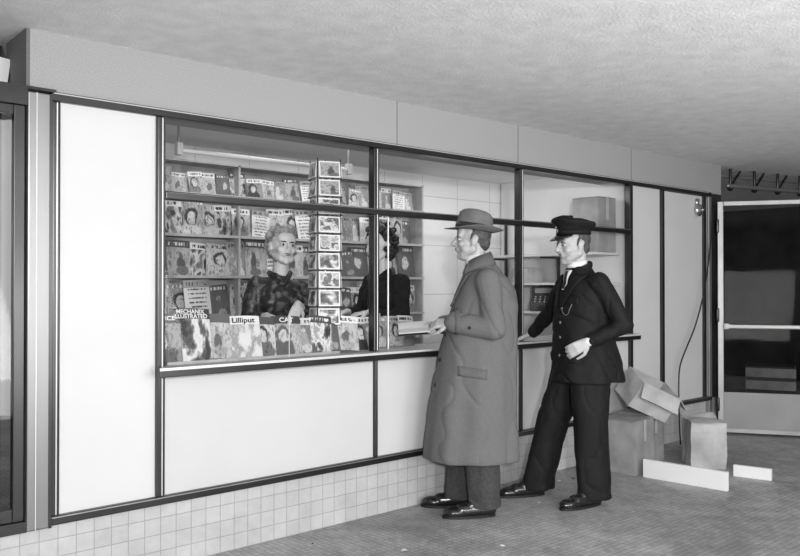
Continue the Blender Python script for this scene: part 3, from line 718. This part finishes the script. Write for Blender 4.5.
# ---- man in overcoat
J1 = dict(head=(0, .012, 1.602), hrot=(-.02, 0, -.05), neck=(0, .05, 1.46), pelvis=(0, .03, .93), shL=(.180, .080, 1.365), shR=(-.180, .06, 1.365), full=.15,
          elL=(.245, .115, 1.09), wrL=(.150, -.115, 1.125), elR=(-.24, .05, 1.12), wrR=(-.10, -.16, 1.10),
          handL=((-.45, -1, -.10), (-.6, .1, -.8), .45, 1), handR=((.35, -1, .0), (.4, 0, -.9), .45, -1),
          hipL=(.09, .03, .88), hipR=(-.09, .03, .88), knL=(.10, .02, .5), knR=(-.10, -.02, .5), anL=(.10, .08, .09), anR=(-.10, -.03, .09))
p1, H1 = person("person", (3.433, -.30, 0), math.radians(-130), "man in long grey overcoat and felt hat holding a booklet", J1, M_skin, voxel=.005)
rings = [(0, .010, .315, .242, .280, .030), (0, .010, .34, .247, .282, .032), (0, .015, .5, .244, .270, .030), (0, .024, .66, .242, .258, .024), (0, .038, .82, .236, .243, .018), (0, .054, .98, .226, .226, .011),
         (0, .070, 1.1, .218, .212, .007), (0, .088, 1.22, .214, .198, .003), (0, .098, 1.31, .203, .170, 0), (0, .093, 1.375, .176, .136, 0), (0, .080, 1.425, .125, .108, 0), (0, .064, 1.468, .082, .085, 0)]
P = [loftVF(rings, 84, 7, .6)]
for s, sh, el, wr in ((1, J1["shL"], J1["elL"], J1["wrL"]), (-1, J1["shR"], J1["elR"], J1["wrR"])):
    sh, el, wr = Vector(sh), Vector(el), Vector(wr)
    P += [capsuleVF(sh, el, .076, .065), capsuleVF(el, el.lerp(wr, .95), .065, .060), capsuleVF((0, .085, 1.375), sh, .070, .073)]
coat = blob("overcoat", P, M_coat, p1, .0065, 6, .009, 5, .5, crease=.007, cfreq=6)
tc_ = bvh(coat)
N_ = 20; Vc = []; Fc = []
for i in range(N_+1):
    t = -2.5+5.0*i/N_; s_, c_ = math.sin(t), math.cos(t); dz = -.035*(abs(t)/2.5)**2
    for (r_, z_) in ((.066, 1.475), (.070, 1.520), (.080, 1.526), (.104, 1.478), (.114, 1.452), (.100, 1.448)):
        Vc.append((r_*s_, .048+r_*.95*c_, z_+dz+.012*c_))
for i in range(N_):
    for q in range(6):
        a = i*6+q; b = i*6+(q+1) % 6; Fc.append((a, a+6, b+6, b))
Fc += [tuple(range(5, -1, -1)), tuple(range(N_*6, N_*6+6))]
mesh_obj("coat_collar", Vc, Fc, M_coatd, coat, True)
for s in (-1, 1):
    patch("lapel", tc_, lambda u, v: (s*(.015+(.085-.075*v)*u), -.7, 1.41-.20*v), 6, 9, (0, 1, 0), coat, M_coatd, .008, .007)
patch("pocket_flap", tc_, lambda u, v: (.6, -.09+.16*u, .88-.055*v-.02*u), 8, 4, (-1, 0, 0), coat, M_coatd, .003, .005)
patch("cuff_strap", tc_, lambda u, v: (.5, -.105+.025*u, 1.20-.14*v), 3, 8, (-1, 0, 0), coat, M_coatd, .002)
for z in (1.05, .9, .75): button("coat_button", tc_, (.03, -.8, z), (0, 1, 0), coat, M_black, .014)
button("coat_button", tc_, (.6, -.03, 1.10), (-1, 0, 0), coat, M_black, .009)
P = [leg_loft([(.10, .075, .055, .078, .098, .03), (.10, .07, .12, .075, .094, .04), (.10, .06, .3, .082, .10, .02), (.10, .04, .5, .09, .10, 0), (.09, .03, .85, .10, .12, 0), (.06, .03, .95, .1, .12, 0)], 4, .5),
     leg_loft([(-.10, -.035, .055, .078, .098, .03), (-.10, -.04, .12, .075, .094, .04), (-.10, -.03, .3, .082, .10, .02), (-.10, -.01, .5, .09, .10, 0), (-.09, .03, .85, .10, .12, 0), (-.06, .03, .95, .1, .12, 0)], 4, 1.5)]
blob("trousers", P, M_trs, p1, .006, 3, .006, 10, .5, crease=.005, cfreq=8)
shoe(p1, .10, .07, .12); shoe(p1, -.10, -.04, -.08)
blob("hair", [xf(ellVF((0, .030, .036), (.080, .086, .082)), H1), xf(ellVF((0, .068, -.012), (.060, .042, .05)), H1), xf(capsuleVF((.074, .0, .03), (.076, -.012, .005), .010, .006), H1), xf(capsuleVF((-.074, .0, .03), (-.076, -.012, .005), .010, .006), H1)], M_hair_g, p1, .005, 2)
def ring_part(c, rx, ry, z0, z1, t, seg=32, tilt=0):
    V = []; F = []
    for i in range(seg):
        a = 2*pi*i/seg
        for (r_, z) in ((0, z0), (t, z0), (t*.6, z1), (-t*.3, z1)):
            V.append((c[0]+(rx+r_)*math.cos(a), c[1]+(ry+r_)*math.sin(a), z+tilt*math.sin(a)))
    for i in range(seg):
        a = i*4; b = ((i+1) % seg)*4
        for q in range(4): F.append((a+q, b+q, b+(q+1) % 4, a+(q+1) % 4))
    return V, F
mesh_obj("shirt_collar", *ring_part((0, .035, 0), .060, .060, 1.470, 1.518, .005, tilt=.008), M_white, p1, True)
def fedora(parent, H):
    seg = 56; V = []; F = []
    T = H @ Matrix.Translation((0, .010, .060)) @ Matrix.Rotation(-.13, 4, 'X')
    prof = [(1.62, 0), (1.56, 0), (1.34, 0), (1.12, 0), (1.0, .0), (.99, .03), (.965, .07), (.93, .100), (.86, .116), (.76, .120), (.6, .120), (.45, .120), (.3, .120), (.15, .120), (0.02, .120)]
    rx, ry = .088, .108
    for r, z in prof:
        for j in range(seg):
            a = 2*pi*j/seg; c_ = math.cos(a); s_ = math.sin(a)
            x = rx*r*c_; y = ry*r*s_; zz = z
            if r > 1.01:
                q = (r-1)/.60
                zz = q*(.014*abs(c_)**2 - .024*max(0, -s_) + .022*max(0, s_)) + (.006*q*q) + .004*q*math.sin(3*a+.6)
            elif z > .06:
                h = min(1, (z-.06)/.06)
                zz -= h*.12*max(0, y)
                if z > .115: zz -= .032*math.exp(-(x/.026)**2)
                pinch = math.exp(-((y+.075)/.035)**2)*h
                x *= 1-.36*pinch
                y *= .97
            V.append(T @ Vector((x, y, zz)))
    nn = len(prof)
    for i in range(nn-1):
        for j in range(seg): F.append((i*seg+j, (i+1)*seg+j, (i+1)*seg+(j+1) % seg, i*seg+(j+1) % seg))
    F.append(tuple((nn-1)*seg+j for j in range(seg)))
    o = mesh_obj("fedora_hat", V, F, M_felt, parent, True); s = o.modifiers.new("s", 'SOLIDIFY'); s.thickness = .004
    V2, F2 = ring_part((0, 0, 0), .0905, .1105, .004, .040, .003)
    mesh_obj("hat_ribbon", *xf((V2, F2), T), M_ribbon, o, True)
    return o
fedora(p1, H1)

bk = empty("booklet", (0, 0, 0), "open pale booklet held above the counter", "booklet")
W1 = Matrix.Translation((3.433, -.30, 0)) @ Matrix.Rotation(math.radians(-130), 4, 'Z')
bk.matrix_world = W1 @ Matrix.Translation((.01, -.315, 1.085)) @ Matrix.Rotation(.26, 4, 'Y') @ Matrix.Rotation(.08, 4, 'X')
V = []; F = []
for i in range(13):
    x = (i-6)*.017; z = .010*abs(math.sin(x*18))
    for y in (-.11, .07): V += [(x, y, z), (x, y, z-.005)]
for i in range(12):
    a = i*4; b = a+4; F += [(a, b, b+2, a+2), (a+1, a+3, b+3, b+1), (a, a+1, b+1, b), (a+2, b+2, b+3, a+3)]
F += [(0, 2, 3, 1), (48, 49, 51, 50)]
mesh_obj("pages", V, F, M_greyw, bk); box("cover", -.104, .104, -.113, .073, -.009, -.006, M_trs, bk)

# ---- uniformed man
J2 = dict(head=(0, -.012, 1.585), hrot=(.08, 0, -.06), neck=(0, .025, 1.445), pelvis=(0, .04, .93), shL=(.176, .055, 1.36), shR=(-.176, .035, 1.35), full=.3,
          elL=(.250, .185, 1.10), wrL=(.18, -.01, 1.005), elR=(-.345, .03, 1.17), wrR=(-.50, -.02, 1.015),
          handL=((-.15, -.9, -.45), (-.9, .1, -.3), .6, 1), handR=((-.55, -.5, -.30), (-.2, .1, -1), .25, -1),
          hipL=(.09, .04, .86), hipR=(-.09, .03, .86), knL=(.11, .03, .48), knR=(-.15, -.08, .48), anL=(.11, .06, .09), anR=(-.21, -.15, .09))
A2 = math.radians(-112)
p2, H2 = person("person", (4.083, -.576, 0), A2, "man in black uniform and peaked cap leaning on the counter", J2, M_skin, voxel=.005)
rings = [(0, .085, .745, .225, .230, .025), (0, .085, .77, .225, .227, .025), (0, .078, .88, .216, .210, .016), (0, .064, .98, .206, .192, .010), (0, .050, 1.08, .198, .175, .005), (0, .045, 1.2, .198, .160, .003),
         (0, .045, 1.29, .194, .142, 0), (0, .045, 1.35, .168, .117, 0), (0, .038, 1.405, .115, .094, 0), (0, .028, 1.455, .074, .074, 0)]
P = [loftVF(rings, 72, 6, 2.2)]
for sh, el, wr in ((J2["shL"], J2["elL"], J2["wrL"]), (J2["shR"], J2["elR"], J2["wrR"])):
    sh, el, wr = Vector(sh), Vector(el), Vector(wr)
    P += [capsuleVF(sh, el, .064, .054), capsuleVF(el, el.lerp(wr, .93), .054, .047), capsuleVF((0, .045, 1.355), sh, .060, .063)]
jk = blob("uniform_jacket", P, M_unif, p2, .006, 4, .007, 7, .8, crease=.008, cfreq=8)
tj = bvh(jk)
for s in ("L", "R"):
    el, wr = Vector(J2["el"+s]), Vector(J2["wr"+s]); d_ = (wr-el).normalized()
    mesh_obj("shirt_cuff", *capsuleVF(wr-d_*.02, wr+d_*.006, .033, .031), M_white, p2, True)
ring = []
for i in range(13):
    t = -2.2+4.4*i/12; ring.append((.076*math.sin(t), .026+.072*math.cos(t), 1.456+.012*math.cos(t)-.03*(abs(t)/2.2)**2))
blob("jacket_collar", [capsuleVF(a_, b_, .024, .024, 10, flat=(a_[0], a_[1]-.026, 0), k=.45) for a_, b_ in zip(ring[:-1], ring[1:])], M_unif, jk, .005, 2)
for s in (-1, 1):
    patch("lapel", tj, lambda u, v: (s*(.018+(.085-.065*v)*u+.035*(1-v)), -.7, 1.40-.20*v), 5, 9, (0, 1, 0), jk, M_unif, .008, .008)
patch("shirt_front", tj, lambda u, v: ((u-.5)*.070*(1-.75*v), -.7, 1.43-.12*v), 5, 6, (0, 1, 0), p2, M_white, .003)
patch("necktie", tj, lambda u, v: ((u-.5)*.026, -.7, 1.425-.11*v), 3, 6, (0, 1, 0), p2, M_black, .006)
mesh_obj("shirt_collar", *ring_part((0, .012, 0), .061, .06, 1.452, 1.488, .006, tilt=.008), M_white, p2, True)
for z in (1.20, 1.11, 1.02, .91): button("metal_button", tj, (.03, -.8, z), (0, 1, 0), jk, M_trim_l, .009)
for s in (-1, 1): patch("pocket_flap", tj, lambda u, v: (s*(.06+.09*u), -.8, .92-.05*v), 6, 4, (0, 1, 0), jk, M_unif2, .005, .006)
patch("pocket_flap", tj, lambda u, v: (.07+.07*u, -.8, 1.26-.035*v), 6, 4, (0, 1, 0), jk, M_unif2, .005, .006)
def chainpts():
    out = []
    for i in range(22):
        u = i/21; x = .035+.075*u; z = 1.235-.06*math.sin(pi*u)-.04*(1-u)
        h = tj.ray_cast(Vector((x, -.8, z)), Vector((0, 1, 0)))
        out.append(h[0]+h[1]*.005)
    return out
tube("watch_chain", chainpts(), .002, M_trim_l, p2)
P = [leg_loft([(.11, .065, .045, .086, .116, .03), (.11, .06, .12, .084, .112, .035), (.11, .05, .3, .088, .111, .02), (.11, .04, .5, .094, .112, .01), (.09, .05, .80, .108, .135, 0), (.06, .05, .95, .110, .130, 0)], 4, .5),
     leg_loft([(-.21, -.145, .045, .083, .110, .03), (-.205, -.138, .12, .082, .107, .035), (-.18, -.105, .3, .087, .107, .02), (-.15, -.06, .5, .094, .110, .01), (-.09, .03, .80, .108, .135, 0), (-.06, .04, .95, .110, .130, 0)], 4, 1.5)]
blob("trousers", P, M_unif2, p2, .006, 3, .006, 9, .5, crease=.005, cfreq=7)
shoe(p2, .11, .05, .15); shoe(p2, -.215, -.165, -.1)
blob("hair", [xf(ellVF((0, .030, .034), (.079, .085, .080)), H2), xf(ellVF((0, .062, -.02), (.058, .042, .045)), H2), xf(capsuleVF((.074, .0, .03), (.076, -.010, .0), .009, .006), H2)], M_hair_g, p2, .005, 2)
T = H2 @ Matrix.Translation((0, .008, .062)) @ Matrix.Rotation(-.06, 4, 'X')
seg = 48; prof = [(.087, .106, .0), (.088, .107, .036), (.102, .122, .050), (.119, .139, .066), (.122, .142, .076), (.113, .132, .089), (.08, .095, .098), (.01, .01, .100)]
V = []; F = []
for rx, ry, z in prof:
    for j in range(seg):
        a = 2*pi*j/seg; s_ = math.sin(a)
        V.append(T @ Vector((rx*math.cos(a), ry*s_, z+((.022*max(0, -s_)-.010*max(0, s_)) if z > .04 else 0)+.004*math.sin(5*a+1)*(z > .05))))
for i in range(len(prof)-1):
    for j in range(seg): F.append((i*seg+j, i*seg+(j+1) % seg, (i+1)*seg+(j+1) % seg, (i+1)*seg+j))
F.append(tuple((len(prof)-1)*seg+j for j in range(seg)))
cap = mesh_obj("peaked_cap", V, F, M_unif, p2, True)
mesh_obj("cap_band", *xf(ring_part((0, 0, 0), .089, .108, .004, .036, .003), T), M_unif2, cap, True)
V = []; F = []
for i in range(19):
    a = pi+ pi*(.12+.76*i/18)
    for k_, (r, dz) in enumerate(((1.0, .006), (1.22, -.012), (1.45, -.034))):
        w = math.sin(pi*i/18)**.6; rr = 1+(r-1)*w
        V.append(T @ Vector((.089*rr*math.cos(a), .108*rr*math.sin(a), .004+(dz-.004)*w)))
for i in range(18):
    for k_ in range(2): a = i*3+k_; F.append((a, a+1, a+4, a+3))
v = mesh_obj("cap_visor", V, F, M_shoe, cap, True); s = v.modifiers.new("s", 'SOLIDIFY'); s.thickness = .004
mesh_obj("cap_badge", *xf(merge([ellVF((0, -.113, .028), (.012, .004, .013)), ellVF((0, -.120, .050), (.006, .004, .008))]), T), M_trim_l, cap, True)

# ---- kiosk women
def woman(loc, rotz, label, J, dress, hairm, curly, skin=M_skin_f, bulk=1.0):
    e, H = person("person", loc, rotz, label, J, skin, True, .0055)
    nk = Vector(J["neck"]); B = bulk
    rings = [(0, .05, .42, .20, .17, .04), (0, .05, .6, .19, .155, .03), (0, .045, .85, .18, .14, .01), (0, .03, 1.0, .14*B, .115*B, 0), (0, .02, 1.12, .135*B, .118*B, 0), (0, .01, 1.24, .15*B, .138, 0), (0, .02, 1.31, .145*B, .108*B, 0), (nk.x, nk.y+.01, nk.z-.075, .105, .082, 0), (nk.x, nk.y+.01, nk.z-.04, .068, .062, 0), (nk.x, nk.y+.008, nk.z-.010, .054, .052, 0)]
    P = [loftVF(rings, 56, 6, 1)]
    for s in "LR":
        sh, el, wr = Vector(J["sh"+s]), Vector(J["el"+s]), Vector(J["wr"+s])
        P += [capsuleVF(sh, el, .057*B, .048*B), capsuleVF(el, el.lerp(wr, .72), .048*B, .038*B), capsuleVF((nk.x, nk.y, nk.z-.095), sh, .048, .054*B)]
    dr = blob("dress", P, dress, e, .0065, 4, .010, 9, .8, crease=.008, cfreq=8)
    blob("collar", [capsuleVF((s*.012, nk.y-.076, nk.z-.075), (s*.062, nk.y-.01, nk.z-.015), .018, .02, 10, flat=(0, 1, .3), k=.4) for s in (-1, 1)], dress, dr, .005, 2)
    HP = []
    rnd = random.Random(3)
    HP.append(xf(ellVF((0, .030, .042), (.082, .088, .082)), H)); HP.append(xf(ellVF((0, .062, -.015), (.068, .05, .06)), H))
    nn = 150 if curly else 90
    for i in range(nn):
        a = rnd.uniform(0, 2*pi); zz = rnd.uniform(-.07, .125)
        if math.sin(a) < (-.45 if curly else -.30) and zz < .078: continue
        rr = math.sqrt(max(0.05, 1-((zz-.03)/.11)**2)); r_ = rnd.uniform(.014, .025) if curly else rnd.uniform(.015, .025)
        ex = 1.24 if curly else 1.08
        HP.append(xf(ellVF((.080*rr*ex*math.cos(a), .022+.088*rr*ex*math.sin(a), zz*ex), (r_, r_, r_*.9), nu=10, nv=8), H))
    if not curly:
        for i in range(9):
            t = (i-4)/4; HP.append(xf(ellVF((.055*t, -.050+.03*t*t, .106-.02*t*t), (.018, .026, .026), nu=10, nv=8), H))
    blob("hair", HP, hairm, e, .0055, 1 if curly else 2)
    for s in (-1, 1):
        mesh_obj("shoe_pump", *xf(merge([ellVF((0, -.13, .03), (.036, .06, .026)), capsuleVF((0, -.1, .03), (0, .03, .06), .03, .03), boxVF(-.015, .015, .03, .055, 0, .06)]), Matrix.Translation((s*.09, .02, 0))), M_shoe, e, True)
    return e, H
JW1 = dict(head=(.01, -.035, 1.565), hrot=(-.10, .08, .10), neck=(0, .005, 1.425), pelvis=(0, .03, .92), shL=(.135, .015, 1.325), shR=(-.135, .015, 1.345),
           elL=(.215, -.03, 1.13), wrL=(.06, -.19, 1.225), elR=(-.21, -.01, 1.12), wrR=(-.13, -.21, 1.16),
           handL=((-.30, -.55, -.45), (-.3, .2, -1), .35, 1), handR=((.2, -.7, -.10), (0, 0, -1), .3, -1),
           hipL=(.08, .03, .86), hipR=(-.08, .03, .86), knL=(.09, .02, .48), knR=(-.09, .02, .48), anL=(.09, .04, .09), anR=(-.09, .04, .09))
woman((2.665, .57, 0), math.radians(-18), "saleswoman with fair swept-up hair in dark patterned jacket behind counter", JW1, M_dress, M_hair_m, False, bulk=1.0)
JW2 = dict(JW1); JW2.update(head=(0, -.03, 1.60), hrot=(.12, 0, -.1), neck=(0, .01, 1.45), shL=(.150, .03, 1.36), shR=(-.150, .03, 1.36), elL=(.22, -.03, 1.12), elR=(-.22, -.02, 1.12), wrL=(.12, -.23, 1.16), handL=((-.2, -1, -.1), (0, 0, -1), .3, 1))
woman((3.51, .60, 0), math.radians(-88), "woman with short dark curly hair in black clothes", JW2, M_blackcoat, M_hair_d, True, bulk=1.12)

# ------------------------------------------------------------------ lights
def area(loc, tgt, size, power, sy=None):
    l = bpy.data.lights.new("lamp", 'AREA'); l.energy = power; l.size = size; l.color = (1, 1, 1)
    if sy: l.shape = 'RECTANGLE'; l.size_y = sy
    o = bpy.data.objects.new("studio_light", l); link(o); o.location = loc
    o.rotation_euler = (Vector(tgt)-Vector(loc)).to_track_quat('-Z', 'Y').to_euler(); return o
area((-0.9, -4.9, 1.85), (4.4, 0, 1.20), .20, 205)
area((1.8, -4.6, 1.0), (4.0, -1.2, 2.43), 1.2, 82)  # added upward light to brighten the ceiling
area((3.6, -4.8, 1.2), (5.6, -1.4, 2.43), 1.2, 42)  # second added upward light, for the ceiling further right
area((3.2, -5.2, 2.2), (5.0, 0, 0.8), 1.0, 48)
area((3.6, 0.75, 2.26), (3.6, 0.75, 0), 2.6, 11, .5)
area((4.8, 0.45, 2.26), (5.3, 0.6, 1.2), .5, 7, .4)  # added light brightening the right part of the kiosk interior
w = bpy.data.worlds.new("w"); bpy.context.scene.world = w; w.use_nodes = True
w.node_tree.nodes["Background"].inputs[0].default_value = g(1); w.node_tree.nodes["Background"].inputs[1].default_value = 0.28

# ------------------------------------------------------------------ camera
cd = bpy.data.cameras.new("camera"); cd.sensor_width = 36; cd.lens = 36; cd.clip_start = .05
cam = bpy.data.objects.new("camera", cd); link(cam); cam.location = (0, -3.6, 1.34)
f = Vector((.6579, .7533, 0)).normalized(); pitch = math.radians(0.5)
f = Vector((f.x*math.cos(pitch), f.y*math.cos(pitch), math.sin(pitch)))
q = f.to_track_quat('-Z', 'Y')
cam.rotation_mode = 'QUATERNION'; cam.rotation_quaternion = q
bpy.context.scene.camera = cam
bpy.context.scene.view_settings.view_transform = 'Standard'
